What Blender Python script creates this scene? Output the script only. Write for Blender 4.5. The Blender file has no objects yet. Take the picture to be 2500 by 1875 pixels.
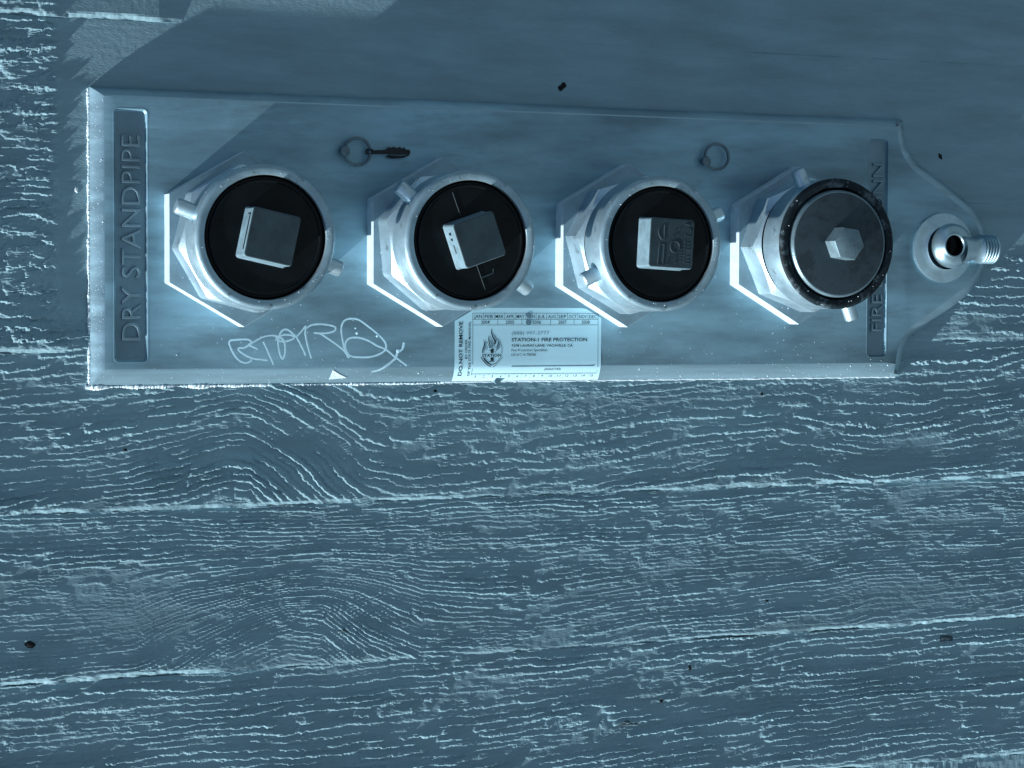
import bpy, bmesh, math, random
import numpy as np
from mathutils import Matrix, Vector

S = bpy.context.scene
COL = S.collection
rnd = random.Random(7)

# ------------------------------------------------------------------ frame of the wall
# The plate hangs on an upright wall: local u runs down the wall (world -Z), v runs along it
# (world +X), w stands out of it (world -Y).  All sizes below are metres in that frame.
Z0 = 1.25                                    # height of the plate's upper edge above the ground
R3 = Matrix(((0, 1, 0), (0, 0, -1), (-1, 0, 0)))
WALL = Matrix.Translation((0, 0, Z0)) @ R3.to_4x4()

# ------------------------------------------------------------------ camera, light, exposure
CAM_R = Matrix(((0.92737387, 0.00412603, 0.37411318),
                (0.0111941, 0.99918552, -0.03876845),
                (-0.37396843, 0.0401407, 0.92657236)))
cam_d = bpy.data.cameras.new('camera')
cam = bpy.data.objects.new('camera', cam_d)
COL.objects.link(cam)
cam.matrix_world = WALL @ Matrix.Translation((-0.2766244, -0.14249161, 1.45596845)) @ CAM_R.transposed().to_4x4()
cam_d.sensor_width = 36
cam_d.lens = 36 * 5199 / 2500
cam_d.clip_start = 0.02
cam_d.clip_end = 5000
S.camera = cam

SUN_AZ, SUN_EL = math.radians(40), math.radians(4.6)       # across the wall face / off the wall face
sun_l = Vector((-math.cos(SUN_AZ) * math.cos(SUN_EL), -math.sin(SUN_AZ) * math.cos(SUN_EL), math.sin(SUN_EL)))
sun_w = R3 @ sun_l                                        # world direction towards the sun
ld = bpy.data.lights.new('sun', 'SUN')
ld.energy = 5.0
ld.angle = math.radians(0.8)
ld.color = (1.0, 0.99, 0.97)
lo = bpy.data.objects.new('sun', ld)
COL.objects.link(lo)
lo.rotation_mode = 'QUATERNION'
lo.rotation_quaternion = sun_w.to_track_quat('Z', 'Y')
lo.location = sun_w * 5

W = bpy.data.worlds.new('World')
S.world = W
W.use_nodes = True
nt = W.node_tree
sky = nt.nodes.new('ShaderNodeTexSky')
sky.sky_type = 'NISHITA'
sky.sun_disc = False
sky.sun_elevation = math.asin(sun_w.z)
sky.sun_rotation = math.atan2(sun_w.x, sun_w.y)
bg = nt.nodes['Background']
nt.links.new(sky.outputs[0], bg.inputs[0])
bg.inputs[1].default_value = 0.05

S.view_settings.view_transform = 'Standard'
S.view_settings.look = 'None'
S.view_settings.exposure = 0.82
S.view_settings.gamma = 1.0
S.render.engine = 'CYCLES'
S.cycles.max_bounces = 6

# ------------------------------------------------------------------ materials
def mat(name, base, rough=0.5, metal=0.0, spec=0.5, var=0.0, vscale=40.0, stretch=(1, 1, 1), rvar=0.0,
        bump=0.0, bscale=800.0, bdist=0.0005, dark=None, dark_amt=0.0, dark_scale=60.0, dark_lo=0.55, dark_hi=0.7,
        scratch=0.0):
    m = bpy.data.materials.new(name)
    m.use_nodes = True
    t = m.node_tree
    N, L = t.nodes, t.links
    b = N['Principled BSDF']
    b.inputs['Roughness'].default_value = rough
    b.inputs['Metallic'].default_value = metal
    b.inputs['Specular IOR Level'].default_value = spec
    b.inputs['Base Color'].default_value = (*base, 1)
    tc = N.new('ShaderNodeTexCoord')
    mp = N.new('ShaderNodeMapping')
    mp.inputs['Scale'].default_value = stretch
    L.new(tc.outputs['Object'], mp.inputs[0])
    col = None
    if var or rvar:
        n = N.new('ShaderNodeTexNoise')
        n.inputs['Scale'].default_value = vscale
        n.inputs['Detail'].default_value = 7
        n.inputs['Roughness'].default_value = 0.62
        L.new(mp.outputs[0], n.inputs[0])
        if var:
            r = N.new('ShaderNodeMapRange')
            r.inputs[1].default_value = 0.3
            r.inputs[2].default_value = 0.7
            r.inputs[3].default_value = 1 - var
            r.inputs[4].default_value = 1 + var
            L.new(n.outputs[0], r.inputs[0])
            x = N.new('ShaderNodeMix')
            x.data_type = 'RGBA'
            x.blend_type = 'MULTIPLY'
            x.inputs['Factor'].default_value = 1
            x.inputs['A'].default_value = (*base, 1)
            L.new(r.outputs[0], x.inputs['B'])
            col = x.outputs['Result']
        if rvar:
            r2 = N.new('ShaderNodeMapRange')
            r2.inputs[1].default_value = 0.3
            r2.inputs[2].default_value = 0.7
            r2.inputs[3].default_value = rough - rvar
            r2.inputs[4].default_value = rough + rvar
            L.new(n.outputs[0], r2.inputs[0])
            L.new(r2.outputs[0], b.inputs['Roughness'])
    if dark is not None:
        n2 = N.new('ShaderNodeTexNoise')
        n2.inputs['Scale'].default_value = dark_scale
        n2.inputs['Detail'].default_value = 9
        n2.inputs['Roughness'].default_value = 0.68
        L.new(mp.outputs[0], n2.inputs[0])
        r3 = N.new('ShaderNodeMapRange')
        r3.inputs[1].default_value = dark_lo
        r3.inputs[2].default_value = dark_hi
        r3.inputs[4].default_value = dark_amt
        L.new(n2.outputs[0], r3.inputs[0])
        x2 = N.new('ShaderNodeMix')
        x2.data_type = 'RGBA'
        L.new(r3.outputs[0], x2.inputs['Factor'])
        if col is not None:
            L.new(col, x2.inputs['A'])
        else:
            x2.inputs['A'].default_value = (*base, 1)
        x2.inputs['B'].default_value = (*dark, 1)
        col = x2.outputs['Result']
    if col is not None:
        L.new(col, b.inputs['Base Color'])
    if bump:
        n3 = N.new('ShaderNodeTexNoise')
        n3.inputs['Scale'].default_value = bscale
        n3.inputs['Detail'].default_value = 5
        L.new(mp.outputs[0], n3.inputs[0])
        bp = N.new('ShaderNodeBump')
        bp.inputs['Strength'].default_value = bump
        bp.inputs['Distance'].default_value = bdist
        L.new(n3.outputs[0], bp.inputs['Height'])
        last = bp
        if scratch:
            mp2 = N.new('ShaderNodeMapping')
            mp2.inputs['Scale'].default_value = (6, 420, 60)
            L.new(tc.outputs['Object'], mp2.inputs[0])
            n4 = N.new('ShaderNodeTexNoise')
            n4.inputs['Scale'].default_value = 3
            n4.inputs['Detail'].default_value = 4
            L.new(mp2.outputs[0], n4.inputs[0])
            bp2 = N.new('ShaderNodeBump')
            bp2.inputs['Strength'].default_value = scratch
            bp2.inputs['Distance'].default_value = 0.0004
            L.new(n4.outputs[0], bp2.inputs['Height'])
            L.new(bp.outputs[0], bp2.inputs['Normal'])
            last = bp2
        L.new(last.outputs[0], b.inputs['Normal'])
    return m


M = {}
M['wall'] = mat('painted_boards', (0.178, 0.312, 0.372), rough=0.62, spec=0.3, var=0.16, vscale=26, stretch=(0.35, 1.7, 1), dark=(0.10, 0.19, 0.235), dark_amt=0.35, dark_scale=14, dark_lo=0.5, dark_hi=0.72, bump=0.6, bscale=1100, bdist=0.0005)
M['ground'] = mat('paving', (0.095, 0.118, 0.130), rough=0.85, spec=0.3, var=0.12, vscale=3)
M['plate'] = mat('cast_plate_metal', (0.175, 0.325, 0.41), rough=0.42, metal=0.45, var=0.50, vscale=12, stretch=(0.5, 2.0, 1), rvar=0.10,
                 bump=0.35, bscale=1400, bdist=0.0002, scratch=0.12, dark=(0.10, 0.17, 0.21), dark_amt=0.55, dark_scale=22, dark_lo=0.54, dark_hi=0.72)
M['recess'] = mat('recess_metal', (0.15, 0.25, 0.31), rough=0.5, metal=0.7, var=0.2, vscale=30, bump=0.35, bscale=1400, bdist=0.0002)
M['fitting'] = mat('fitting_metal', (0.42, 0.60, 0.69), rough=0.40, metal=0.8, var=0.16, vscale=35, rvar=0.1, bump=0.55, bscale=1300, bdist=0.0003,
                   dark=(0.05, 0.08, 0.10), dark_amt=0.8, dark_scale=70, dark_lo=0.56, dark_hi=0.70)
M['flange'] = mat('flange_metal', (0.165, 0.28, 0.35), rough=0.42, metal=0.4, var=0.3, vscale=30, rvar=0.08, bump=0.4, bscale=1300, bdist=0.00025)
M['fitting_face'] = mat('worn_shaded_rim_metal', (0.25, 0.40, 0.48), rough=0.40, metal=0.45, var=0.22, vscale=45, rvar=0.1, bump=0.6, bscale=1300, bdist=0.0003,
                        dark=(0.04, 0.065, 0.08), dark_amt=0.8, dark_scale=110, dark_lo=0.60, dark_hi=0.70)  # darker front copy of the ring metal: shading in the colour, plus worn spots
M['flange_side'] = mat('lit_flange_side', (0.46, 0.62, 0.70), rough=0.5, metal=0.25, var=0.15, vscale=120, bump=0.8, bscale=900, bdist=0.0004)  # lighter than the flange face: sunlight on the sides is put into the colour
M['edge'] = mat('lit_plate_edge', (0.25, 0.42, 0.51), rough=0.34, metal=0.55, var=0.25, vscale=30, stretch=(0.25, 3, 1), rvar=0.1, bump=0.4, bscale=1200, bdist=0.0002)  # lighter than the plate: brightness of the lit bevels is in the colour
M['lug_flank'] = mat('lit_lug_flank', (0.13, 0.22, 0.27), rough=0.5, spec=0.3, var=0.25, vscale=120, bump=0.6, bscale=1200, bdist=0.0003)  # lighter than the lug front: direct sun painted into the flank colour
M['cap_edge'] = mat('cap_edge_metal', (0.13, 0.215, 0.26), rough=0.45, metal=0.4, var=0.3, vscale=80, bump=0.6, bscale=900, bdist=0.0003)
M['polished'] = mat('polished_metal', (0.33, 0.51, 0.60), rough=0.34, metal=0.85, var=0.25, vscale=50, bump=0.25, bscale=900, bdist=0.0002)
M['black'] = mat('black_plug', (0.005, 0.008, 0.010), rough=0.35, spec=0.13, var=0.3, vscale=60, rvar=0.1, bump=0.4, bscale=1500, bdist=0.0002)
M['lug'] = mat('lug_plastic', (0.030, 0.054, 0.066), rough=0.5, metal=0.0, spec=0.15, var=0.3, vscale=60, rvar=0.1, bump=0.4, bscale=1500, bdist=0.0002)
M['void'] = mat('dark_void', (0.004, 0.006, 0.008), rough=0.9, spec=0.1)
M['rust'] = mat('blackened_rim', (0.010, 0.019, 0.025), rough=0.55, spec=0.12, var=0.5, vscale=70, bump=0.7, bscale=700, bdist=0.0004,
                dark=(0.16, 0.24, 0.29), dark_amt=0.7, dark_scale=80, dark_lo=0.52, dark_hi=0.68)
M['cap'] = mat('cap_disc_metal', (0.045, 0.078, 0.098), rough=0.55, spec=0.2, metal=0.0, var=0.6, vscale=34, rvar=0.1, bump=0.5, bscale=900, bdist=0.0003,
               dark=(0.02, 0.032, 0.04), dark_amt=0.92, dark_scale=34, dark_lo=0.42, dark_hi=0.58)
M['bronze'] = mat('tarnished_ring', (0.11, 0.175, 0.21), rough=0.42, metal=0.6, var=0.3, vscale=200)
M['clip'] = mat('dark_clip', (0.012, 0.018, 0.022), rough=0.6, metal=0.3, var=0.3, vscale=200)
M['paper'] = mat('sticker_paper', (0.47, 0.78, 0.90), rough=0.42, spec=0.45, var=0.06, vscale=40)
M['ink'] = mat('sticker_ink', (0.012, 0.03, 0.04), rough=0.5, spec=0.3)
M['ink_grey'] = mat('sticker_grey_ink', (0.14, 0.27, 0.34), rough=0.5, spec=0.3)
M['punch'] = mat('punch_mark', (0.11, 0.21, 0.27), rough=0.6, spec=0.3)
M['marker'] = mat('paint_marker', (0.52, 0.80, 0.92), rough=0.5, spec=0.4)
M['white'] = mat('white_paint', (0.58, 0.73, 0.80), rough=0.5, spec=0.4, var=0.1, vscale=200, bump=0.6, bscale=700, bdist=0.0005)
M['crumb'] = mat('black_crumb', (0.006, 0.009, 0.011), rough=0.8, spec=0.2)
M['wing'] = mat('grey_crumb', (0.05, 0.08, 0.10), rough=0.8, spec=0.2)

# ------------------------------------------------------------------ object helpers
def tag(o, label=None, cat=None, group=None, kind=None):
    if label: o['label'] = label
    if cat: o['category'] = cat
    if group: o['group'] = group
    if kind: o['kind'] = kind
    return o


def thing(name, label, cat, at=(0, 0, 0), group=None):
    o = bpy.data.objects.new(name, None)
    o.empty_display_size = 0.02
    COL.objects.link(o)
    o.matrix_world = WALL @ Matrix.Translation(at)
    return tag(o, label, cat, group)


def link(name, me, m, parent=None, at=None, sharp=35, extra=()):
    me.materials.append(M[m])
    for e in extra: me.materials.append(M[e])
    me.polygons.foreach_set('use_smooth', [True] * len(me.polygons))
    if sharp: me.set_sharp_from_angle(angle=math.radians(sharp))
    o = bpy.data.objects.new(name, me)
    COL.objects.link(o)
    if parent is not None:
        o.parent = parent
        if at is not None: o.location = at
    else:
        o.matrix_world = WALL @ Matrix.Translation(at or (0, 0, 0))
    return o


def raw(name, V, F, m, parent=None, at=None, sharp=35, extra=()):
    me = bpy.data.meshes.new(name)
    me.from_pydata([tuple(v) for v in V], [], F)
    me.update()
    return link(name, me, m, parent, at, sharp, extra)


class Geo:
    """Collects verts and faces for one mesh."""
    def __init__(s): s.V, s.F = [], []

    def add(s, V, F):
        k = len(s.V)
        s.V += [tuple(v) for v in V]
        s.F += [tuple(i + k for i in f) for f in F]
        return s

    def loops(s, rings, closed=True, cap0=False, cap1=False):
        """Bridges equal-length rings of points; caps the first / last one."""
        k, n = len(s.V), len(rings[0])
        for r in rings: s.V += [tuple(p) for p in r]
        for i in range(len(rings) - 1):
            for j in range(n if closed else n - 1):
                a, b = k + i * n + j, k + i * n + (j + 1) % n
                s.F.append((a, b, b + n, a + n))
        if cap0: s.F.append(tuple(k + j for j in reversed(range(n))))
        if cap1: s.F.append(tuple(k + (len(rings) - 1) * n + j for j in range(n)))
        return s

    def lathe(s, prof, n=72, c=(0, 0), cap0=False, cap1=False):
        rings = [[(c[0] + r * math.cos(2 * math.pi * j / n), c[1] + r * math.sin(2 * math.pi * j / n), w) for j in range(n)] for r, w in prof]
        return s.loops(rings, True, cap0, cap1)

    def prism(s, poly, w0, w1, bev=0.0, c=None):
        """Vertical prism of a convex-ish polygon (counter-clockwise) with a small bevel at the top."""
        cx = sum(p[0] for p in poly) / len(poly); cy = sum(p[1] for p in poly) / len(poly)
        def ins(d):
            out = []
            n = len(poly)
            for i in range(n):
                p, a, b = Vector(poly[i]), Vector(poly[i - 1]), Vector(poly[(i + 1) % n])
                e1, e2 = (p - a).normalized(), (b - p).normalized()
                n1, n2 = Vector((-e1.y, e1.x)), Vector((-e2.y, e2.x))
                h = n1 + n2
                h = h / max(h.dot(n1), 0.2)
                out.append(p + h * d)
            return out
        R = [[(*p, w0) for p in poly], [(*p, w1 - bev) for p in poly]]
        if bev:
            R.append([(*p, w1 - bev * 0.3) for p in ins(bev * 0.3)])
            R.append([(*p, w1) for p in ins(bev)])
        return s.loops(R, True, True, True)

    def tube(s, pts, r, n=10, closed=False, flat=1.0):
        P = [Vector(p) for p in pts]
        m = len(P)
        rings = []
        for i, p in enumerate(P):
            if closed: t = P[(i + 1) % m] - P[i - 1]
            else: t = P[min(i + 1, m - 1)] - P[max(i - 1, 0)]
            t.normalize()
            up = Vector((0, 0, 1)) if abs(t.z) < 0.9 else Vector((1, 0, 0))
            a = t.cross(up).normalized()
            b = a.cross(t).normalized()
            rr = r[i] if isinstance(r, (list, tuple)) else r
            rings.append([p + a * rr * math.cos(2 * math.pi * k / n) - b * rr * flat * math.sin(2 * math.pi * k / n) for k in range(n)])
        if closed: rings.append(rings[0])
        return s.loops(rings, True, not closed, not closed)

    def build(s, name, m, parent=None, at=None, sharp=35, extra=()):
        o = raw(name, s.V, s.F, m, parent, at, None, extra)
        bm = bmesh.new(); bm.from_mesh(o.data)
        bmesh.ops.remove_doubles(bm, verts=bm.verts, dist=1e-6)
        bmesh.ops.recalc_face_normals(bm, faces=bm.faces)
        bm.to_mesh(o.data); bm.free()
        if sharp: o.data.set_sharp_from_angle(angle=math.radians(sharp))
        return o


def catmull(P, k=6, closed=False):
    P = [Vector(p) for p in P]
    n = len(P)
    out = []
    for i in range(n if closed else n - 1):
        if closed: a, b, c, d = P[i - 1], P[i], P[(i + 1) % n], P[(i + 2) % n]
        else: a, b, c, d = P[max(i - 1, 0)], P[i], P[i + 1], P[min(i + 2, n - 1)]
        for j in range(k):
            t = j / k
            out.append(0.5 * (2 * b + (c - a) * t + (2 * a - 5 * b + 4 * c - d) * t * t + (3 * b - a - 3 * c + d) * t ** 3))
    if not closed: out.append(P[-1])
    return out


def text_geo(txt, extrude=0.0, bevel=0.0, bold=0.0, res=3):
    """Letter mesh at unit size: (verts array, faces)."""
    cu = bpy.data.curves.new('lettering', 'FONT')
    cu.body = txt
    cu.extrude = extrude
    cu.bevel_depth = bevel
    cu.bevel_resolution = 1
    cu.offset = bold
    cu.resolution_u = res
    ob = bpy.data.objects.new('lettering', cu)
    COL.objects.link(ob)
    bpy.context.view_layer.update()
    me = bpy.data.meshes.new_from_object(ob.evaluated_get(bpy.context.evaluated_depsgraph_get()))
    V = np.array([v.co[:] for v in me.vertices], float).reshape(-1, 3)
    F = [tuple(p.vertices) for p in me.polygons]
    bpy.data.objects.remove(ob); bpy.data.curves.remove(cu); bpy.data.meshes.remove(me)
    return V, F

CAP = 0.729          # cap height of the built-in font at size 1

# ------------------------------------------------------------------ the wall: rough-sawn boards, painted
def vnoise(x, y, seed):
    """Smooth value noise in -1..1."""
    xi, yi = np.floor(x).astype(np.int64), np.floor(y).astype(np.int64)
    fx, fy = x - xi, y - yi
    fx = fx * fx * fx * (fx * (fx * 6 - 15) + 10); fy = fy * fy * fy * (fy * (fy * 6 - 15) + 10)
    def h(a, b):
        n = (a * 374761393 + b * 668265263 + seed * 982451653) & 0xFFFFFFFF
        n = ((n ^ (n >> 13)) * 1274126177) & 0xFFFFFFFF
        n = n ^ (n >> 16)
        return (n & 0xFFFF) / 32767.5 - 1
    return (h(xi, yi) * (1 - fx) + h(xi + 1, yi) * fx) * (1 - fy) + (h(xi, yi + 1) * (1 - fx) + h(xi + 1, yi + 1) * fx) * fy


def fbm(x, y, seed, o=4, g=0.5):
    s, a, t = 0, 1, 0
    for k in range(o):
        s = s + a * vnoise(x, y, seed + 17 * k); t += a; a *= g; x = x * 2.03; y = y * 2.03
    return s / t


def sst(a, b, x):
    t = np.clip((x - a) / (b - a), 0, 1)
    return t * t * (3 - 2 * t)


def gauss(u, v, cu, cv, su, sv):
    return np.exp(-((u - cu) / su) ** 2 - ((v - cv) / sv) ** 2)


# joints between the boards (mm): v at u = -60 and at u = 760
JOINTS = [(-620, -626), (-508, -516), (-406.5, -402.5), (-290.5, -287), (-181, -175), (-64, -64), (46, 48), (160, 162)]
LAM = [6.0, 5.2, 3.6, 5.5, 7.0, 6.5, 6.5]            # spacing of the grain ridges on each board


def relief(u, v, b, tv):
    """Height in mm of the painted board surface at u, v (mm); tv = 0..1 up the board."""
    seed = 100 * b
    # bending of the grain: slow waves and arches round knots
    wv = 9 * fbm(u / 210, v / 60, seed + 1, 3) + 2.5 * fbm(u / 45, v / 25, seed + 2, 2)
    if b == 3:
        wv = wv + np.interp(u, [-60, 60, 96, 112, 150, 195, 230, 330, 480, 560, 620, 760], [0, 14, 22, 20, -12, -46, -54, -50, -30, -26, -34, -22]) * (0.62 + 0.38 * sst(-190, -285, v))
    if b == 2:
        wv = wv + np.interp(u, [-60, 30, 110, 140, 165, 200, 240, 330, 500, 760], [0, 4, 40, 50, 46, 20, 0, -10, 6, 20]) * sst(-318, -372, v)
    if b == 4:
        wv = wv + 26 * gauss(u, v, -45, -95, 40, 30)
    if b in (0, 1):
        wv = wv + (u - 300) * 0.035
    ph = (v - wv) / LAM[b]
    # torn, ragged edge of each ridge
    jag = 0.24 * fbm(u / 3.2, v / 2.0, seed + 3, 3) + 0.20 * fbm(u / 13, v / 4.2, seed + 4, 3)
    t = (ph + jag) % 1.0
    ri = np.floor(ph + jag)
    # each ridge fades in and out along its length
    pres = fbm(u / 17 + ri * 7.31, ri * 3.7 + v / 40, seed + 5, 3) + 0.5 * fbm(u / 70, v / 28, seed + 12, 2)
    pres = sst(-0.55, -0.12, pres)
    saw = np.where(t < 0.24, t / 0.24, 1 - ((t - 0.24) / 0.76) ** 0.8)
    amp = (1.35 if LAM[b] > 4.5 else 1.05) * (0.65 + 0.85 * sst(-0.5, 0.7, vnoise(ri * 0.83 + 0.37, u / 160, seed + 19))) * (0.55 + 0.7 * sst(-0.5, 0.5, fbm(u / 50, v / 16, seed + 11, 2)))
    h = amp * pres * saw
    # finer torn fibres, scaly
    q = (v + 0.6 * wv) / 2.5 + 0.55 * fbm(u / 4.2, v / 1.6, seed + 6, 3)
    t2 = q % 1.0
    pr2 = sst(0.0, 0.45, fbm(u / 16, v / 7, seed + 7, 3) + (0.10 if b == 2 else 0.0))
    saw2 = np.where(t2 < 0.27, t2 / 0.27, 1 - (t2 - 0.27) / 0.73)
    h = h + (0.62 if b == 2 else 0.48) * pr2 * saw2
    # chips across the grain
    h = h + 0.4 * sst(0.34, 0.44, fbm(u / 9, v / 5, seed + 8, 4)) * sst(0.0, 0.3, fbm(u / 60, v / 40, seed + 9, 2))
    # where the paint is thick the grain is nearly drowned
    sm = 1.0
    sm = sm * (1 - 0.97 * sst(45, 75, u + 14 * fbm(u / 30, v / 18, 5, 3)) * sst(-12, 2, v))
    sm = sm * (1 - 0.94 * sst(640, 662, u) * sst(-122, -84, v + 16 * fbm(u / 25, v / 12, 6, 3)))
    sm = sm * (1 - 0.97 * sst(-26, -17, u + 3.5 * fbm(u / 8, v / 8, 8, 3)) * sst(-168, -140, v) * (u < 80))
    sm = sm * (1 - 0.9 * gauss(u, v, 30, -365, 75, 26)) * (1 - 0.85 * gauss(u, v, 640, -380, 75, 24))
    sm = sm * (1 - 0.7 * sst(0.26, 0.6, fbm(u / 110, v / 34, 21 + b, 3)))
    left = sst(10, -30, u) * sst(-190, -170, v)                   # coarser tear-out beside the plate's left end
    h = h * sm * (1 + 0.5 * left)
    h = h + left * sm * 0.9 * sst(0.0, 0.18, fbm(u / 13, v / 8, 31, 4)) 
    # orange peel of the paint and gentle swell
    h = h + 0.07 * fbm(u / 2.8, v / 2.4, 41, 3) + 0.05 * fbm(u / 18, v / 9, 42, 2) + 0.08 * fbm(u / 90, v / 40, 43, 2)
    # the lower edge of each board stands a little proud of the board below
    jx, jy = {1: ([-60, 300, 430, 760], [.3, .4, 1.0, 1.0]), 2: ([-60, 95, 130, 440, 500, 760], [1.5, 1.4, .5, .4, 1.2, 1.3]),
              3: ([-60, 240, 300, 440, 520, 760], [1.1, 1.0, .4, .8, 1.2, 1.1]), 4: ([-60, -25, 0, 690, 705, 760], [1.0, .9, .2, .3, .9, .8]),
              6: ([-60, 48, 66, 470, 520, 760], [1.3, 1.2, .06, .05, .28, .3])}.get(b, ([0, 1], [.25, .25]))
    jb = np.interp(u, jx, jy)
    joint = jb * (0.12 + 1.0 * sst(-0.42, 0.22, fbm(u / 24, u * 0 + b * 5.13, 51 + b, 3)))
    e = tv + 0.010 * fbm(u / 6, v / 3, 61 + b, 4) + 0.006 * fbm(u / 40, v / 30, 71 + b, 2)
    h = h * (1 - np.clip(joint, 0, 1) * (1 - sst(0.012, 0.05, tv)))
    h = h + 2.7 * jb * (1 - tv) ** 2 - 2.7 * joint * np.clip(1 - e / (0.016 + 0.010 * jb), 0, 1)
    return h - 0.8


def wall_z(u, v):
    f = (u + 60) / 820
    for b in range(7):
        a, c = (JOINTS[k][0] + (JOINTS[k][1] - JOINTS[k][0]) * f for k in (b, b + 1))
        if a <= v < c:
            return float(relief(np.array([[u]], float), np.array([[v]], float), b, np.array([[(v - a) / (c - a)]]))[0, 0]) / 1000
    return 0


def build_wall():
    STEP = 0.7
    uu = np.concatenate([np.arange(-1200, -460, 24.0), np.arange(-460, -76, 8.0), np.arange(-76, 786, STEP), np.arange(790, 1250, 8.0)])
    lo_u, hi_u, lo_v, hi_v = -1.2, 1.25, -1.98, 1.52
    root = raw('wall', [(lo_u, lo_v, -0.03), (hi_u, lo_v, -0.03), (hi_u, hi_v, -0.03), (lo_u, hi_v, -0.03),
                        (lo_u, lo_v, -0.008), (hi_u, lo_v, -0.008), (hi_u, hi_v, -0.008), (lo_u, hi_v, -0.008)],
               [(3, 2, 1, 0), (4, 5, 6, 7), (0, 1, 5, 4), (1, 2, 6, 5), (2, 3, 7, 6), (3, 0, 4, 7)], 'wall', None, (0, 0, 0))
    # plain boards beyond the ones modelled in full
    spans = [(-0.620 - 0.113 * (k + 1), -0.620 - 0.113 * k) for k in range(12)] + [(0.162 + 0.113 * k, 0.162 + 0.113 * (k + 1)) for k in range(12)]
    for a, c in spans:
        raw('board', [(lo_u, a, -0.007), (hi_u, a, -0.007), (lo_u, a + 0.002, 0.0006), (hi_u, a + 0.002, 0.0006), (lo_u, c, -0.0012), (hi_u, c, -0.0012)],
            [(0, 1, 3, 2), (2, 3, 5, 4)], 'wall', root)
    tag(root, 'painted wall of rough-sawn boards with raised wood grain', None, None, 'structure')
    for b in range(7):
        lo_, hi_ = JOINTS[b], JOINTS[b + 1]
        fine = 1 <= b <= 5 or b == 6
        n = 160 if 1 <= b <= 5 else (80 if b == 6 else 30)
        tv = np.linspace(0, 1, n)
        U, T = np.meshgrid(uu, tv)
        f = np.clip((U + 60) / 820, -0.5, 1.6)
        lo_l = lo_[0] + (lo_[1] - lo_[0]) * f; hi_l = hi_[0] + (hi_[1] - hi_[0]) * f
        V = lo_l + (hi_l - lo_l) * T
        H = relief(U, V, b, T)
        nu = len(uu)
        # skirt below the lower edge so that the step to the next board is closed
        V = np.vstack([V[:1], V]); H = np.vstack([H[:1] * 0 - 6.0, H]); U = np.vstack([U[:1], U]); n += 1
        co = np.stack([U, V, H], -1).reshape(-1, 3) / 1000
        I = np.arange(n * nu).reshape(n, nu)
        Q = np.stack([I[:-1, :-1], I[:-1, 1:], I[1:, 1:], I[1:, :-1]], -1).reshape(-1, 4)
        cu_, cv_ = co[Q[:, 0], 0], co[Q[:, 0], 1]
        keep = ~((cu_ > 0.014) & (cu_ < 0.63) & (cv_ > -0.190) & (cv_ < -0.012))     # nothing to see behind the plate
        Q = Q[keep]
        used = np.unique(Q); re = np.full(len(co), -1); re[used] = np.arange(len(used))
        co = co[used]; Q = re[Q]
        me = bpy.data.meshes.new('board')
        me.vertices.add(len(co)); me.vertices.foreach_set('co', co.astype(np.float32).ravel())
        me.loops.add(Q.size); me.loops.foreach_set('vertex_index', Q.astype(np.int32).ravel())
        me.polygons.add(len(Q)); me.polygons.foreach_set('loop_start', np.arange(0, Q.size, 4, dtype=np.int32))
        me.update(calc_edges=True)
        link('board', me, 'wall', root, None, None)
        me.polygons.foreach_set('use_smooth', [False] * len(me.polygons))

build_wall()

gr = bpy.data.meshes.new('ground')
gr.from_pydata([(-300, -300, 0), (300, -300, 0), (300, 0.3, 0), (-300, 0.3, 0)], [], [(0, 1, 2, 3)])
gr.materials.append(M['ground'])
go = bpy.data.objects.new('ground', gr)
COL.objects.link(go)
tag(go, 'plain paved ground at the foot of the wall', None, None, 'structure')

# ------------------------------------------------------------------ the plate
PF = 0.0076                                        # height of the plate's face off the wall
HV = -0.203                                        # lower edge
BEV = [(0.0, -0.006), (0.0, 0.0016), (0.12, 0.0030), (0.36, 0.0048), (0.62, 0.0062), (0.85, 0.0072), (1.0, PF)]


def bevel_h(d):
    """Height of the bevel at fraction d from the outer edge."""
    for (a, h), (b, k) in zip(BEV[1:], BEV[2:]):
        if d <= b: return h + (k - h) * max(d - a, 0) / (b - a)
    return PF


def plate_h(u, v):
    return bevel_h((v - HV) / 0.011)


half = [(642.5, 0), (643.6, -7), (645.2, -17), (648.4, -25), (656, -33.2), (671, -42.6), (691, -55.3), (707, -66.2), (716, -76), (721, -86), (723.2, -96), (723.5, -101.5)]
curve = catmull([Vector((a / 1000, b / 1000)) for a, b in half], 5)
curve = curve + [Vector((p.x, HV - p.y)) for p in reversed(curve[:-1])]
out = [Vector((0, HV)), ] + [Vector((0, HV * (1 - i / 12))) for i in range(1, 12)] + [Vector((0, 0))]
out += [Vector((0.6425 * i / 40, 0)) for i in range(1, 40)] + curve + [Vector((0.6425 * (1 - i / 40), HV)) for i in range(1, 40)]


def inset(P, fr):
    n = len(P)
    res = []
    for i in range(n):
        p, a, b = P[i], P[i - 1], P[(i + 1) % n]
        e1, e2 = (p - a).normalized(), (b - p).normalized()
        n1, n2 = Vector((e1.y, -e1.x)), Vector((e2.y, -e2.x))
        def wd(nn):
            return 0.0065 if nn.y < -0.97 else (0.011 if nn.y > 0.97 else 0.009)
        w1, w2 = wd(n1), wd(n2)
        det = n1.x * n2.y - n1.y * n2.x
        if abs(det) < 0.05:
            res.append(p + (n1 * w1 + n2 * w2) * 0.5 * fr)
        else:                                        # mitred corner
            res.append(p + Vector(((w1 * n2.y - w2 * n1.y) / det, (n1.x * w2 - n2.x * w1) / det)) * fr)
    return res


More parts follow.
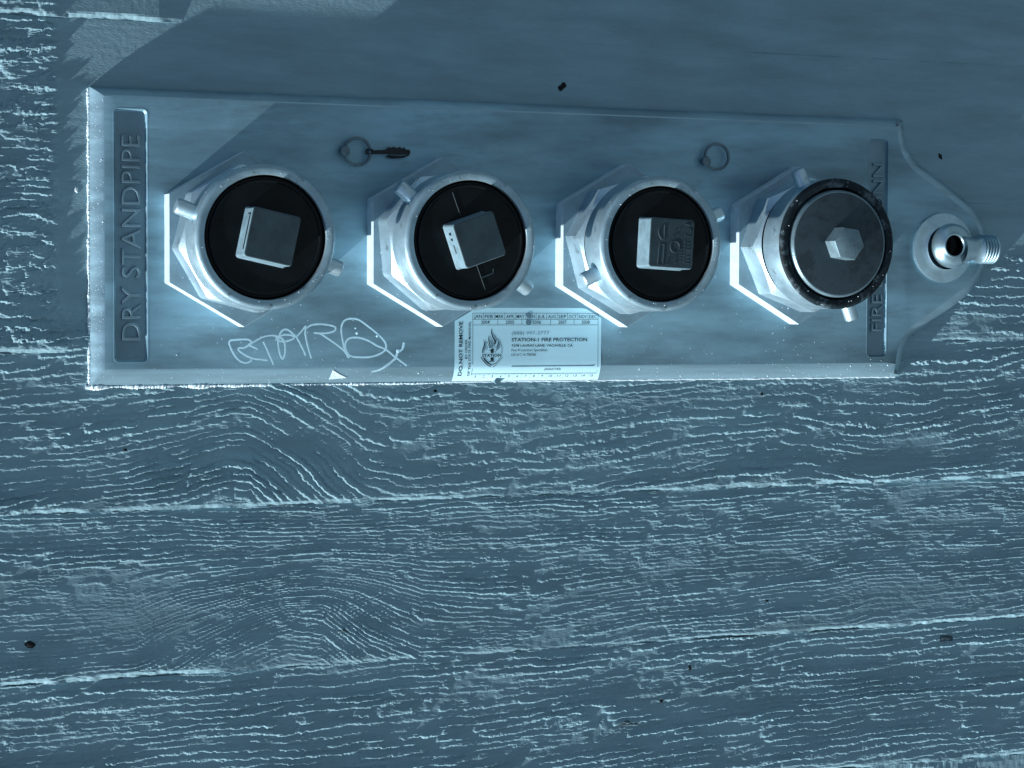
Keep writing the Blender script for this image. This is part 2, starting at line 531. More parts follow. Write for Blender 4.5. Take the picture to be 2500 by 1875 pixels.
def rrect(u0, v0, u1, v1, r, k=5):
    P = []
    for cx, cy, a0 in ((u1 - r, v1 - r, 0), (u0 + r, v1 - r, 90), (u0 + r, v0 + r, 180), (u1 - r, v0 + r, 270)):
        for i in range(k + 1):
            a = math.radians(a0 + 90 * i / k)
            P.append((cx + r * math.cos(a), cy + r * math.sin(a)))
    return P


plate = thing('connection_plate', 'long cast metal wall plate reading DRY STANDPIPE, with pointed right end', 'wall plate')
# two sunk name panels: (u0, v0, u1, v1)
RECS = [(0.0152, -0.1872, 0.0386, -0.0143), (0.6085, -0.1874, 0.6265, -0.0160)]
RD = 0.0022
bm = bmesh.new()
rings = [[bm.verts.new((*q, h)) for q in inset(out, f)] for f, h in BEV]
n = len(out)
for a, b in zip(rings, rings[1:]):
    for j in range(n):
        bm.faces.new((a[j], a[(j + 1) % n], b[(j + 1) % n], b[j]))
edges = [bm.edges.get((rings[-1][j], rings[-1][(j + 1) % n])) for j in range(n)]
holes = []
for (u0, v0, u1, v1) in RECS:
    vs = [bm.verts.new((*p, PF)) for p in rrect(u0, v0, u1, v1, 0.0035)]
    es = [bm.edges.new((vs[i], vs[(i + 1) % len(vs)])) for i in range(len(vs))]
    edges += es
bmesh.ops.triangle_fill(bm, edges=edges, use_beauty=True, use_dissolve=False)
for f in list(bm.faces):                              # the fill may also cover the openings
    c = f.calc_center_median()
    for (u0, v0, u1, v1) in RECS:
        if u0 + 0.0003 < c.x < u1 - 0.0003 and v0 < c.y < v1 and all(abs(v.co.z - PF) < 1e-6 for v in f.verts):
            if all(u0 - 1e-5 <= v.co.x <= u1 + 1e-5 and v0 - 1e-5 <= v.co.y <= v1 + 1e-5 for v in f.verts):
                bm.faces.remove(f); break
bmesh.ops.recalc_face_normals(bm, faces=bm.faces)
me = bpy.data.meshes.new('panel'); bm.to_mesh(me); bm.free()
po = link('panel', me, 'plate', plate, None, 22, ('edge',))
for p in me.polygons:                                # light put into the colour: bevels get the brighter metal, except the top edge
    if p.normal.z < 0.985 and p.normal.y < 0.5: p.material_index = 1


def name_recess(rec, txt, t0, t1, lu0, lu1):
    """Sunk tray with raised letters reading up the plate; t0..t1 is the run of the words."""
    u0, v0, u1, v1 = rec
    def rr(d): return rrect(u0 + d, v0 + d, u1 - d, v1 - d, max(0.0035 - d, 0.0012))
    g = Geo().loops([[(*p, PF - 0.0001) for p in rr(-0.0006)], [(*p, PF + 0.00012) for p in rr(-0.0002)], [(*p, PF + 0.00005) for p in rr(0.0003)],
                     [(*p, PF - RD * 0.8) for p in rr(0.0011)], [(*p, PF - RD) for p in rr(0.0016)]], True, False, True)
    tray = g.build('name_recess', 'plate', plate, None, 30, ('recess',))
    for p in tray.data.polygons:
        if len(p.vertices) > 6: p.material_index = 1
    # letter advance from the font itself
    V, F = text_geo(txt)
    total = V[:, 0].max() - V[:, 0].min()
    sx = (t1 - t0) / total
    sy = (lu1 - lu0) / CAP
    base = V[:, 0].min()
    for i, ch in enumerate(txt):
        if ch == ' ': continue
        Vi, Fi = text_geo(txt[:i + 1])
        right = Vi[:, 0].max()
        Lv, Lf = text_geo(ch, 0.05, 0.03, -0.022)
        off = right - Lv[:, 0].max() + 0.012
        # reading direction = +v, letter up = -u
        P = [(lu1 - q[1] * sy, t0 + (q[0] + off - base) * sx, PF - RD + 0.0005 + q[2] * 0.017) for q in Lv]
        raw('letter', P, Lf, 'recess', tray, None, 40)


name_recess(RECS[0], 'DRY STANDPIPE', -0.1722, -0.0322, 0.0200, 0.0336)
name_recess(RECS[1], 'FIRE DEPT. CONN', -0.1670, -0.0355, 0.0+0.6125, 0.6228)

# ---- things stuck or painted on the plate
def ribbon(geo, pts, r, lift=0.00005):
    P = catmull([Vector((a / 1000, b / 1000, 0)) for a, b in pts], 5)
    P = [Vector((p.x, p.y, plate_h(p.x, p.y) + lift)) for p in P]
    k = len(P)
    rad = [r * (0.85 + 0.3 * rnd.random()) for _ in P]
    rad[0] *= 1.25; rad[-1] *= 1.25
    geo.tube(P, rad, 8, False, 0.07)


TAG = [
 [(111.3,-185.8),(110.9,-187.0),(106.8,-188.2),(101.8,-185.7),(98.2,-180.9),(96.0,-176.1),(95.5,-174.1),(96.5,-172.5),(100.2,-172.1),(106.0,-171.7),(109.7,-172.0),(111.7,-173.8),(110.9,-175.2),(109.1,-176.1),(106.0,-177.7),(103.5,-177.6),(102.1,-178.3),(102.7,-179.7),(106.8,-182.6),(112.5,-185.0),(117.5,-185.8),(122.9,-186.4)],
 [(115.9,-178.6),(112.1,-176.8),(109.7,-175.5),(113.4,-173.4),(119.2,-170.4),(124.1,-169.2),(128.3,-169.2),(132.5,-170.6),(135.0,-173.0),(135.8,-177.1),(135.8,-181.1),(135.0,-184.3),(134.0,-185.4),(132.9,-184.3),(131.6,-180.3),(130.8,-175.4),(131.0,-172.2),(131.6,-169.0),(133.3,-166.2),(135.8,-164.8),(138.3,-165.4),(141.2,-167.6),(144.2,-170.6),(147.1,-175.5),(149.2,-179.6),(150.9,-183.2)],
 [(120.0,-173.4),(122.9,-179.4),(125.8,-185.9),(127.5,-189.5)],
 [(135.0,-173.4),(130.8,-172.6),(129.5,-171.0),(130.8,-169.8),(135.8,-168.6),(140.8,-169.0),(142.5,-170.6),(140.0,-172.2),(135.8,-173.4)],
 [(144.2,-169.8),(147.5,-166.6),(150.9,-162.6),(150.5,-167.4),(151.7,-173.9),(153.4,-180.4),(155.1,-185.3)],
 [(151.7,-163.8),(155.1,-161.8),(161.0,-161.1),(167.8,-161.8),(172.0,-163.0),(172.8,-165.0),(170.3,-166.7),(164.4,-167.6),(156.8,-167.3),(161.0,-167.8),(166.1,-170.7),(172.9,-175.2),(178.8,-179.7),(183.1,-185.1)],
 [(182.2,-184.6),(180.1,-180.5),(178.4,-174.0),(177.1,-166.7),(177.5,-161.8),(179.7,-158.5),(183.9,-157.3),(189.9,-158.1),(196.8,-162.6),(203.7,-167.9),(208.9,-172.9),(210.6,-176.6),(209.8,-179.9),(205.4,-182.7),(198.5,-184.6),(189.9,-184.7),(184.0,-183.8),(181.0,-180.6),(180.1,-176.5),(180.9,-173.2),(183.9,-171.0),(189.9,-170.8),(196.8,-172.8),(203.7,-176.6),(210.6,-179.5),(215.8,-183.6),(221.1,-187.4),(226.3,-191.0)],
 [(224.1,-174.6),(222.8,-179.1),(219.3,-181.6),(217.6,-185.7),(211.5,-190.6),(205.5,-193.8),(199.8,-195.0)]]
g = Geo()
for i, s in enumerate(TAG): ribbon(g, s, 0.00066 if i < 7 else 0.00085)
for a, b, r in ((188.6, -167.7, 1.0), (203.7, -169.8, 0.9), (187.5, -164.1, 0.6), (219.5, -180.5, 1.3)):
    g.lathe([(r / 1000, PF + 0.0001), (r * 0.7 / 1000, PF + 0.0003), (0.0001, PF + 0.00035)], 12, (a / 1000, b / 1000), False, True)
tag(g.build('graffiti_tag', 'marker', plate), 'pale scribbled marker tag')

P3 = [(169.1, -200.6), (182.3, -199.6), (176.6, -197.2), (170.9, -194.0)]
g = Geo()
for w in (0.0001, 0.0004): pass
lowp = [(a / 1000, b / 1000, plate_h(a / 1000, b / 1000) + 0.0001) for a, b in P3]
hip = [(p[0], p[1], p[2] + 0.0004) for p in lowp]
g.loops([lowp, hip], True, True, True)
tag(g.build('paint_chip', 'white', plate), 'white triangular sticker scrap')

# overspray droplets
g = Geo()
for _ in range(620):
    k = rnd.random()
    if k < 0.30: a, b = rnd.uniform(0.001, 0.0085), rnd.uniform(HV + 0.003, -0.008)
    elif k < 0.68: a, b = rnd.uniform(0.005, 0.64), HV + 0.001 + abs(rnd.gauss(0, 0.007))
    else: a, b = rnd.uniform(0.04, 0.60), HV + 0.012 + abs(rnd.gauss(0, 0.05))
    if b > -0.008 or (RECS[0][0] < a < RECS[0][2]) or 0.262 < a < 0.381 and b < -0.148: continue
    if any((a - c) ** 2 + (b + 0.102) ** 2 < 0.058 ** 2 for c in (0.1025, 0.2485, 0.3945, 0.5395)): continue
    d = min(a / 0.009, (b - HV) / 0.011)
    h = bevel_h(d)
    r = rnd.uniform(0.00018, 0.00042) * (1.7 if rnd.random() < 0.07 else 1)
    g.lathe([(r, h - 0.0002), (r * 0.8, h + r * 0.35), (r * 0.3, h + r * 0.55)], 6, (a, b), False, True)
tag(g.build('paint_splatter', 'white', plate), 'fine white overspray droplets', None, None, 'stuff')

# ragged bead of old paint / caulk along the left and lower edges
g = Geo()
pts = [(-0.0006, -0.001 + HV * i / 240 * 0.995) for i in range(241)]
rr_ = [max(0.0004, 0.0008 + 0.0005 * math.sin(i * 0.21) * math.sin(i * 0.07) + rnd.gauss(0, 0.00012)) for i in range(241)]
g.tube([(a + rnd.gauss(0, 0.00012), b, 0.0006 + rnd.gauss(0, 0.00015)) for a, b in pts], rr_, 7)
pts = [(-0.003 + 0.26 * i / 300, HV - 0.0012) for i in range(301)]
rr_ = [max(0.0003, (0.0013 + 0.0010 * math.sin(i * 0.19) * math.sin(i * 0.043 + 1) + rnd.gauss(0, 0.0002)) * (1 if i < 130 else 0.55)) for i in range(301)]
g.tube([(a, b + rnd.gauss(0, 0.00015), 0.0002 + rnd.gauss(0, 0.0002)) for a, b in pts], rr_, 7)
g.tube([(a / 1000, HV - 0.0004 + rnd.gauss(0, 0.00012), 0.0006) for a in range(255, 640, 2)], [0.0006 + abs(rnd.gauss(0, 0.0002)) for a in range(255, 640, 2)], 6)
tag(g.build('caulk_bead', 'white', plate, None, 20), 'ragged white paint bead')

# the two studs, and the rings that hang from them
def stud(u, v):
    g = Geo().lathe([(0.0026, PF - 0.001), (0.0026, PF + 0.004), (0.0036, PF + 0.0046), (0.0040, PF + 0.0060), (0.0034, PF + 0.0076), (0.0016, PF + 0.0084)], 28, (u, v), False, True)
    g.build('stud', 'bronze', plate)

stud(0.1774, -0.0389)
stud(0.4628, -0.0384)


def split_ring(label, u, v, r, tilt):
    t = []
    for i in range(96):                                # two turns of wire
        a = 4 * math.pi * i / 95
        x, y = r * math.cos(a), r * math.sin(a)
        t.append((x, y, PF + 0.0036 + tilt * x / r + 0.0009 * (i / 95 - 0.5) + 0.0008))
    g = Geo().tube(t, 0.0011, 8)
    tag(g.build('split_ring', 'bronze', None, (u, v, 0)), label, 'ring', 'wire rings hanging from the plate studs')

split_ring('wire ring on the stud above first two inlets, holding a dark clip', 0.1872, -0.0391, 0.0096, 0.0006)
split_ring('empty wire ring on the stud above the third and fourth inlets', 0.4727, -0.0345, 0.0097, 0.0006)

clip = thing('hanging_clip', 'black toothed metal clip hanging from the wire ring', 'clip', (0.1968, -0.0389, PF))
lp = [(0.0020 * math.cos(a) - 0.0006, 0.0016 * math.sin(a), 0.0052 + 0.0012 * math.cos(a)) for a in [2 * math.pi * i / 24 for i in range(24)]]
Geo().tube(lp, 0.0009, 8, True).build('loop', 'clip', clip)
shank = [(0.0012, 0.0011), (0.0012, -0.0017), (0.0140, -0.0012), (0.0200, -0.0014), (0.0290, -0.0010), (0.0302, 0.0006), (0.0288, 0.0024), (0.0265, 0.0022), (0.0255, 0.0038), (0.0232, 0.0027),
         (0.0222, 0.0041), (0.0196, 0.0028), (0.0180, 0.0040), (0.0150, 0.0033), (0.0136, 0.0036), (0.0120, 0.0018), (0.0080, 0.0013)]
Geo().prism(shank, 0.0030, 0.0056).build('blade', 'clip', clip, None, 30)
jaw = [(0.0150, -0.0018), (0.0130, -0.0034), (0.0180, -0.0042), (0.0260, -0.0034), (0.0306, -0.0014), (0.0300, -0.0004), (0.0270, -0.0020), (0.0210, -0.0024)]
Geo().prism(jaw, 0.0008, 0.0026).build('jaw', 'clip', clip, None, 30)

# ------------------------------------------------------------------ the four hose inlets
WR = 0.079                                             # height of the swivel ring's front edge
def ngon_r(th, ap, k, rot):
    a = (th - rot) % (2 * math.pi / k) - math.pi / k
    return ap / math.cos(a)


def inlet(u, v, label, nut_rot, pins, rim):
    t = thing('hose_inlet', label, 'hose inlet', (u, v, 0), 'hose inlets on the plate')
    hexp = [(0.0605 * math.cos(math.radians(90 + 60 * i)), 0.0605 * math.sin(math.radians(90 + 60 * i))) for i in range(6)]
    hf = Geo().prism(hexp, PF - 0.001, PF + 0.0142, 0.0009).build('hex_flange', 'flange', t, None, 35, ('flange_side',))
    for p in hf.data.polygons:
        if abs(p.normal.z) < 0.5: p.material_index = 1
    # chamfered lock nut
    N = 160
    ap, wt = 0.0472, 0.0455
    ths = [2 * math.pi * j / N for j in range(N)]
    rot = math.radians(nut_rot) + math.pi / 8 * 0
    rs = [ngon_r(a, ap, 8, rot) for a in ths]
    def ring(f): return [(f(r)[0] * math.cos(a), f(r)[0] * math.sin(a), f(r)[1]) for r, a in zip(rs, ths)]
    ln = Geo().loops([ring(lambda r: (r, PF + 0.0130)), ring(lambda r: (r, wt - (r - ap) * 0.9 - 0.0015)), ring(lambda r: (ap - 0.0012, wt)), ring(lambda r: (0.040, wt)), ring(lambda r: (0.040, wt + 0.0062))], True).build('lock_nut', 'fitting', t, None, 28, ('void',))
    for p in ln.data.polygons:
        if math.hypot(p.center.x, p.center.y) < 0.0435 and p.center.z > 0.03: p.material_index = 1  # neck painted near black: the gap's shade is put into the colour
    # swivel ring
    prof = [(0.040, 0.0506), (0.0462, 0.0506), (0.0478, 0.0514), (0.0485, 0.0525), (0.0485, WR - 0.0026), (0.0479, WR - 0.0010), (0.0464, WR - 0.0001), (0.0455, WR), (0.0432, WR - 0.0003), (0.0420, WR - 0.0007), (0.0415, WR - 0.0016), (0.0415, WR - 0.0042)]
    sw = Geo().lathe(prof, 128).build('swivel_ring', 'fitting', t, None, 40, (rim, 'fitting_face'))
    for p in sw.data.polygons:
        c = p.center
        if p.normal.z > 0.6: p.material_index = 2
        if rim == 'rust' and c.z > WR - 0.0030 + 0.0012 * math.sin(math.atan2(c.y, c.x) * 3): p.material_index = 1
    for a in pins:
        a = math.radians(a)
        ca, sa = math.cos(a), math.sin(a)
        rings = []
        for r, x in ((0.0054, 0.0455), (0.0054, 0.0590), (0.0050, 0.0603), (0.0040, 0.0610)):
            rings.append([(x * ca - r * math.cos(k) * sa, x * sa + r * math.cos(k) * ca, 0.0625 + r * math.sin(k)) for k in [2 * math.pi * j / 32 for j in range(32)]])
        Geo().loops(rings, True, True, True).build('pin_lug', 'fitting', sw, None, 35)
    return t


def plug(t, side, ang, dw=0.0018):
    """Black screw-in plug with a square lug."""
    wd = WR - dw
    p = Geo().lathe([(0.0416, WR - 0.003), (0.0408, WR - 0.0060), (0.0402, wd - 0.002), (0.0386, wd - 0.002), (0.0384, wd + 0.0004), (0.0376, wd + 0.0007), (0.0368, wd), (0.0002, wd)], 96, (0, 0), False, True).build('plug', 'black', t)
    h = side / 2
    sq = rrect(-h, -h, h, h, 0.0022, 4)
    a = math.radians(ang)
    sq = [(x * math.cos(a) - y * math.sin(a), x * math.sin(a) + y * math.cos(a)) for x, y in sq]
    lug = Geo()
    cxy = [(x * 1.07, y * 1.07) for x, y in sq]
    lug.loops([[(*q, wd - 0.001) for q in cxy], [(*q, wd + 0.0015) for q in [(x * 1.015, y * 1.015) for x, y in sq]], [(*q, WR + 0.0148) for q in sq], [(q[0] * 0.985, q[1] * 0.985, WR + 0.0156) for q in sq], [(q[0] * 0.955, q[1] * 0.955, WR + 0.0160) for q in sq]], True, False, True)
    l = lug.build('square_lug', 'lug', p, None, 12, ('lug_flank',))
    for f in l.data.polygons:
        if abs(f.normal.z) < 0.6: f.material_index = 1
    return p, l, a


def droplets(t, n, seed):
    q = random.Random(seed)
    g = Geo()
    for _ in range(n):
        r = q.uniform(0.00018, 0.0004) * (1.8 if q.random() < 0.08 else 1)
        k = q.random()
        if k < 0.45:
            a, d = q.uniform(0, 6.283), q.uniform(0.0425, 0.0470)
            g.lathe([(r, WR - 0.0006), (r * 0.8, WR + r * 0.3), (r * 0.3, WR + r * 0.5)], 6, (d * math.cos(a), d * math.sin(a)), False, True)
        elif k < 0.75:
            a, d = math.radians(q.uniform(170, 265)), q.uniform(0.046, 0.0515)
            g.lathe([(r, PF + 0.0138), (r * 0.8, PF + 0.0142 + r * 0.3), (r * 0.3, PF + 0.0142 + r * 0.5)], 6, (d * math.cos(a), d * math.sin(a)), False, True)
        else:
            a, w = math.radians(q.uniform(140, 250)), q.uniform(0.054, 0.076)
            c, s_ = math.cos(a), math.sin(a)
            R = [[(c * x - s_ * y * m, s_ * x + c * y * m, w + z * m) for y, z in [(r * math.cos(b), r * math.sin(b)) for b in [6.283 * j / 6 for j in range(6)]]] for x, m in ((0.0483, 1), (0.0486 + r * 0.2, 0.8), (0.0486 + r * 0.4, 0.3))]
            g.loops(R, True, False, True)
    tag(g.build('paint_splatter', 'white', t), 'fine white overspray droplets', None, None, 'stuff')


def bar(g, a, pts, r, w, flat=0.6):
    ca, sa = math.cos(a), math.sin(a)
    g.tube([(x * ca - y * sa, x * sa + y * ca, w) for x, y in pts], r, 6, False, flat)


WL = WR + 0.0160
# first inlet
i1 = inlet(0.1025, -0.1025, 'hose inlet beside the DRY STANDPIPE lettering, black plug with square lug tilted clockwise', 8, (160, -20), 'fitting')
p1, l1, a1 = plug(i1, 0.0335, -12)
g = Geo()                                              # sunk frame line on the lug's left flank
fr = [(-0.01683, 0.0105), (-0.01683, -0.0125)]
ca, sa = math.cos(a1), math.sin(a1)
def flank(y, w): return (-0.01695 * ca - y * sa, -0.01695 * sa + y * ca, w)
g.tube([flank(0.0120, WL - 0.0085), flank(0.0120, WL - 0.0035), flank(-0.0120, WL - 0.0035)], 0.00045, 6)
g.build('cast_line', 'void', p1)
# second inlet
i2 = inlet(0.2485, -0.1025, 'second hose inlet from the left, black plug with plain square lug and a raised seam', 28, (142, -34), 'fitting')
p2, l2, a2 = plug(i2, 0.0316, 19)
wd = WR - 0.0018
g = Geo()
bar(g, a2, [(-0.0020, 0.0355), (-0.0015, 0.0180)], 0.00032, wd + 0.0002)
g.build('raised_seam', 'lug', p2)
g = Geo()
bar(g, a2, [(-0.0012, -0.0165), (-0.0006, -0.0362)], 0.00032, wd + 0.0002)
bar(g, a2, [(-0.0006, -0.0270), (0.0085, -0.0265), (0.0098, -0.0240)], 0.0005, wd + 0.0002)
g.build('raised_seam', 'lug', p2)
g = Geo()
ca, sa = math.cos(a2), math.sin(a2)
for y0, r in ((0.0095, 0.0011), (0.0055, 0.0009)):
    c = (-0.01595 * ca - y0 * sa, -0.01595 * sa + y0 * ca, WL - 0.0085)
    g.tube([(c[0], c[1], c[2] - 0.001), (c[0], c[1], c[2] + 0.001)], r, 8)
g.tube([(-0.01595 * ca - y * sa, -0.01595 * sa + y * ca, WL - 0.0088) for y in (0.0015, -0.0045)], 0.0006, 6)
g.build('cast_mark', 'lug', p2)
# third inlet
i3 = inlet(0.3945, -0.1030, 'hose inlet above the sticker corner, square lug covered with raised cast marks', 38, (206, 23), 'fitting')
p3, l3, a3 = plug(i3, 0.0350, -3)
g = Geo()
bar(g, a3, [(-0.0062, 0.0128), (-0.0062, 0.0020), (-0.0085, 0.0028), (-0.0105, 0.0058), (-0.0108, 0.0085), (-0.0098, 0.0110), (-0.0082, 0.0124)], 0.0005, WL)
bar(g, a3, [(-0.0058, -0.0010), (-0.0096, -0.0012), (-0.0102, -0.0155), (-0.0062, -0.0158), (-0.0058, -0.0010)], 0.00042, WL)
bar(g, a3, [(0.0026 + 0.0036 * math.cos(x), -0.0022 + 0.0040 * math.sin(x)) for x in [2 * math.pi * k / 24 for k in range(25)]], 0.0005, WL)
for y in range(9):                                     # rows of worn, unreadable casting marks
    if y % 4 != 3:
        bar(g, a3, [(0.0118, -0.0135 + y * 0.0024), (0.0142, -0.0132 + y * 0.0024)], 0.00035, WL)
        bar(g, a3, [(0.0104, -0.0135 + y * 0.0024), (0.0104, -0.0122 + y * 0.0024)], 0.0003, WL)
bar(g, a3, [(0.0118, 0.0095), (0.0128, 0.0112), (0.0142, 0.0105), (0.0142, 0.0088)], 0.0004, WL)
bar(g, a3, [(0.0100, 0.0142), (0.0136, 0.0140)], 0.0005, WL)
for k in range(6): bar(g, a3, [(-0.0035 + 0.0004 * k, -0.0150 + k * 0.0013), (-0.0018, -0.0147 + k * 0.0013)], 0.0003, WL)
for k in range(4): bar(g, a3, [(0.0030, -0.0135 + k * 0.0016), (0.0048, -0.0130 + k * 0.0016)], 0.0003, WL)
for k in range(5): bar(g, a3, [(0.0066, -0.0122 + k * 0.0021), (0.0084, -0.0118 + k * 0.0021)], 0.0003, WL)
for a_, b_ in ((0.0002, 0.0045), (0.0014, 0.0085), (0.0030, 0.0058), (0.0052, 0.0100)): bar(g, a3, [(a_, b_), (a_ + 0.0011, b_ + 0.0014)], 0.0005, WL)
g.build('cast_mark', 'lug', p3)
# fourth inlet
i4 = inlet(0.5395, -0.1010, 'hose inlet next to the drain outlet, blackened rim and metal cap with hexagon bolt', 2, (115, -68), 'rust')
cp = Geo().lathe([(0.0416, WR - 0.003), (0.0412, WR - 0.006), (0.0399, WR - 0.006), (0.0397, WR + 0.0004), (0.0386, WR + 0.0021), (0.0378, WR + 0.0022), (0.0002, WR + 0.0022)], 128, (0, 0), False, True).build('cap_disc', 'cap', i4, None, 30, ('cap_edge', 'void'))
for p in cp.data.polygons:
    r = math.hypot(p.center.x, p.center.y)
    if 0.0380 < r < 0.0399 and p.center.z > WR - 0.004: p.material_index = 1
    elif r >= 0.0399: p.material_index = 2  # groove round the cap painted near black as deep shade
hx = [(0.0004 + 0.0129 * math.cos(math.radians(52 + 60 * i)), -0.0002 + 0.0129 * math.sin(math.radians(52 + 60 * i))) for i in range(6)]
Geo().prism(hx, WR - 0.001, WR + 0.0160, 0.0012).build('hex_bolt', 'cap_edge', cp)

for k_, t_ in enumerate((i1, i2, i3, i4)): droplets(t_, (70, 45, 60, 35)[k_], 11 + k_)

# ------------------------------------------------------------------ the drain outlet at the right end
DU, DV = 0.6772, -0.1008
dr = thing('drain_outlet', 'small polished domed drain outlet with threaded spout on the plate tip', 'drain outlet', (DU, DV, 0))
Geo().lathe([(0.0272, PF - 0.0005), (0.0277, PF + 0.0008), (0.0274, PF + 0.0022), (0.0262, PF + 0.0028), (0.0220, PF + 0.0036), (0.0185, PF + 0.0046), (0.0172, PF + 0.0058)], 96).build('escutcheon', 'polished', dr)
bd = [(0.0176, 0.0115), (0.0178, 0.0145), (0.0170, 0.0178), (0.0150, 0.0205), (0.0122, 0.0222), (0.0102, 0.0228), (0.0098, 0.0236), (0.0092, 0.0240), (0.0084, 0.0237), (0.0080, 0.0228)]
bg_ = Geo()
bg_.loops([[(0.0012 + 0.0032 * min(1, max(0, (r_ - 0.0102) / 0.0050)) + r_ * math.cos(6.28318531 * j / 96), 0.0016 + r_ * math.sin(6.28318531 * j / 96), w_) for j in range(96)] for r_, w_ in bd])
body = bg_.build('body', 'polished', dr)
Geo().lathe([(0.0081, 0.0232), (0.0079, 0.0140), (0.0046, 0.0128), (0.0038, 0.0136), (0.0028, 0.0134), (0.0020, 0.0120), (0.0002, 0.0118)], 48, (0.0012, 0.0018), False, True).build('bore', 'black', body)
# spout lying along +u
def along(prof, n=64, w=0.0172):
    return [[(x, r * math.cos(2 * math.pi * j / n) - 0.0010, w + r * 0.98 * math.sin(2 * math.pi * j / n)) for j in range(n)] for x, r in prof]
pr = [(0.010, 0.0115), (0.0190, 0.0098), (0.0215, 0.0090), (0.0240, 0.0090), (0.0262, 0.0100), (0.0276, 0.0110)]
x = 0.0276
for k in range(5):
    pr += [(x + 0.0003, 0.0103), (x + 0.0010, 0.0102), (x + 0.0017, 0.0115), (x + 0.0022, 0.0116)]
    x += 0.0026
pr += [(x + 0.0004, 0.0106), (x + 0.0012, 0.0106), (x + 0.0016, 0.0100), (x + 0.0016, 0.0074), (x - 0.006, 0.0072)]
sp = Geo().loops(along(pr), True, False, True).build('threaded_spout', 'polished', dr, None, 50)

# ------------------------------------------------------------------ the inspection sticker
ST = thing('inspection_sticker', 'pale blue inspection sticker reading DO NOT REMOVE below second and third inlets', 'sticker', (0, 0, 0))
U0, U1 = 0.2628, 0.3793
g = Geo()
cols = np.linspace(U0, U1, 30)
rows = list(np.linspace(-0.1494, -0.1915, 10)) + list(np.linspace(-0.1925, -0.2029, 12))
def sheet_h(u, v): return plate_h(u, v) + 0.00022
def top_v(u):
    """Upper edge, trimmed round the two flanges."""
    t = -0.1494
    t = min(t, -0.1494 - max(0, (0.2800 - u)) * 0.560)
    t = min(t, -0.1494 - max(0, (u - 0.3660)) * 0.560)
    return t
for v in rows: pass
V_, F_ = [], []
for u in cols:
    tv_ = top_v(u)
    for k, v in enumerate(rows):
        vv = tv_ + (v - rows[0]) * (rows[-1] - tv_) / (rows[-1] - rows[0])
        V_.append((u, vv, sheet_h(u, vv)))
nr = len(rows)
for i in range(len(cols) - 1):
    for k in range(nr - 1):
        F_.append((i * nr + k, i * nr + k + 1, (i + 1) * nr + k + 1, (i + 1) * nr + k))
raw('sheet', V_, F_, 'paper', ST, None, None)
INK = 0.00010


def lay(geo, P, F):
    geo.add([(a, b, sheet_h(a, b) + INK) for a, b in P], F)


def put(geo, txt, u, v, width, cap, bold=0.0, up=False, center=False):
    V, F = text_geo(txt, 0, 0, bold, 2)
    x0, x1 = V[:, 0].min(), V[:, 0].max()
    sx = width / (x1 - x0); sy = cap / CAP
    P = []
    for q in V:
        a, b = (q[0] - x0) * sx - (width / 2 if center else 0), q[1] * sy
        P.append((u - b, v + a) if up else (u + a, v + b))
    lay(geo, P, F)


def strip(geo, a, b, w=0.00028):
    a, b = Vector(a), Vector(b)
    k = max(1, int((b - a).length / 0.004))
    n_ = (b - a).normalized(); n_ = Vector((-n_.y, n_.x)) * w / 2
    P = []
    for i in range(k + 1):
        c = a.lerp(b, i / k); P += [c + n_, c - n_]
    lay(geo, P, [(2 * i, 2 * i + 1, 2 * i + 3, 2 * i + 2) for i in range(k)])


mm = 0.001
g = Geo()
months = 'JAN FEB MAR APR MAY JUN JUL AUG SEP OCT NOV DEC'.split()
xs = [276.8, 285.1, 293.6, 301.9, 310.2, 318.5, 326.8, 335.2, 343.7, 352.0, 360.3, 368.5, 376.8]
for k, w in enumerate(months): put(g, w, (xs[k] + xs[k + 1]) / 2 * mm, -156.95 * mm, 6.3 * mm, 2.6 * mm, 0.006, center=True)
for c, w in ((286.6, '2004'), (305.9, '2005'), (327.2, '2006'), (347.8, '2007'), (366.6, '2008')):
    put(g, w, c * mm, -161.1 * mm, 6.6 * mm, 2.6 * mm, 0.006, center=True)
put(g, 'STATION-1 FIRE PROTECTION', 307.3 * mm, -174.0 * mm, 60.6 * mm, 2.6 * mm, 0.022)
put(g, '7278 LAURAS LANE, VACAVILLE, CA', 307.3 * mm, -177.9 * mm, 49 * mm, 1.75 * mm, 0.022)
put(g, 'Fire Protection Specialists', 307.3 * mm, -181.3 * mm, 28.6 * mm, 1.9 * mm, 0.004)
put(g, 'LIC # C-16 706366', 307.3 * mm, -184.6 * mm, 19.4 * mm, 2.0 * mm, 0.006)
put(g, '(SIGNATURE)', 333.7 * mm, -195.3 * mm, 13.3 * mm, 1.6 * mm, 0.0)
put(g, 'DO NOT REMOVE', 268.9 * mm, -199.0 * mm, 39.6 * mm, 2.9 * mm, 0.022, up=True)
put(g, 'BY ORDER', 272.6 * mm, -186.6 * mm, 14.2 * mm, 1.9 * mm, 0.012, up=True)
put(g, 'OF THE STATE FIRE MARSHAL', 275.2 * mm, -199.3 * mm, 40.0 * mm, 1.8 * mm, 0.012, up=True)
for k in range(15):
    put(g, str(k + 1), (280.1 + 6.63 * k) * mm, -200.6 * mm, (0.55 if k == 0 else 1.2 if k < 9 else 2.6) * mm, 1.9 * mm, 0.0, center=True)
g.build('printed_text', 'ink', ST, None, None)
g = Geo()
put(g, '(888) 997-3777', 307.4 * mm, -169.2 * mm, 29.8 * mm, 2.6 * mm, 0.0)
tag(g.build('phone_number', 'ink_grey', ST, None, None), 'grey printed phone number')
g = Geo()
for v in (-153.3, -157.8, -161.9): strip(g, (276.8 * mm, v * mm), (376.8 * mm, v * mm))
for x in (276.8, 376.8): strip(g, (x * mm, -153.3 * mm), (x * mm, (-202.2 if x < 300 else -197) * mm))
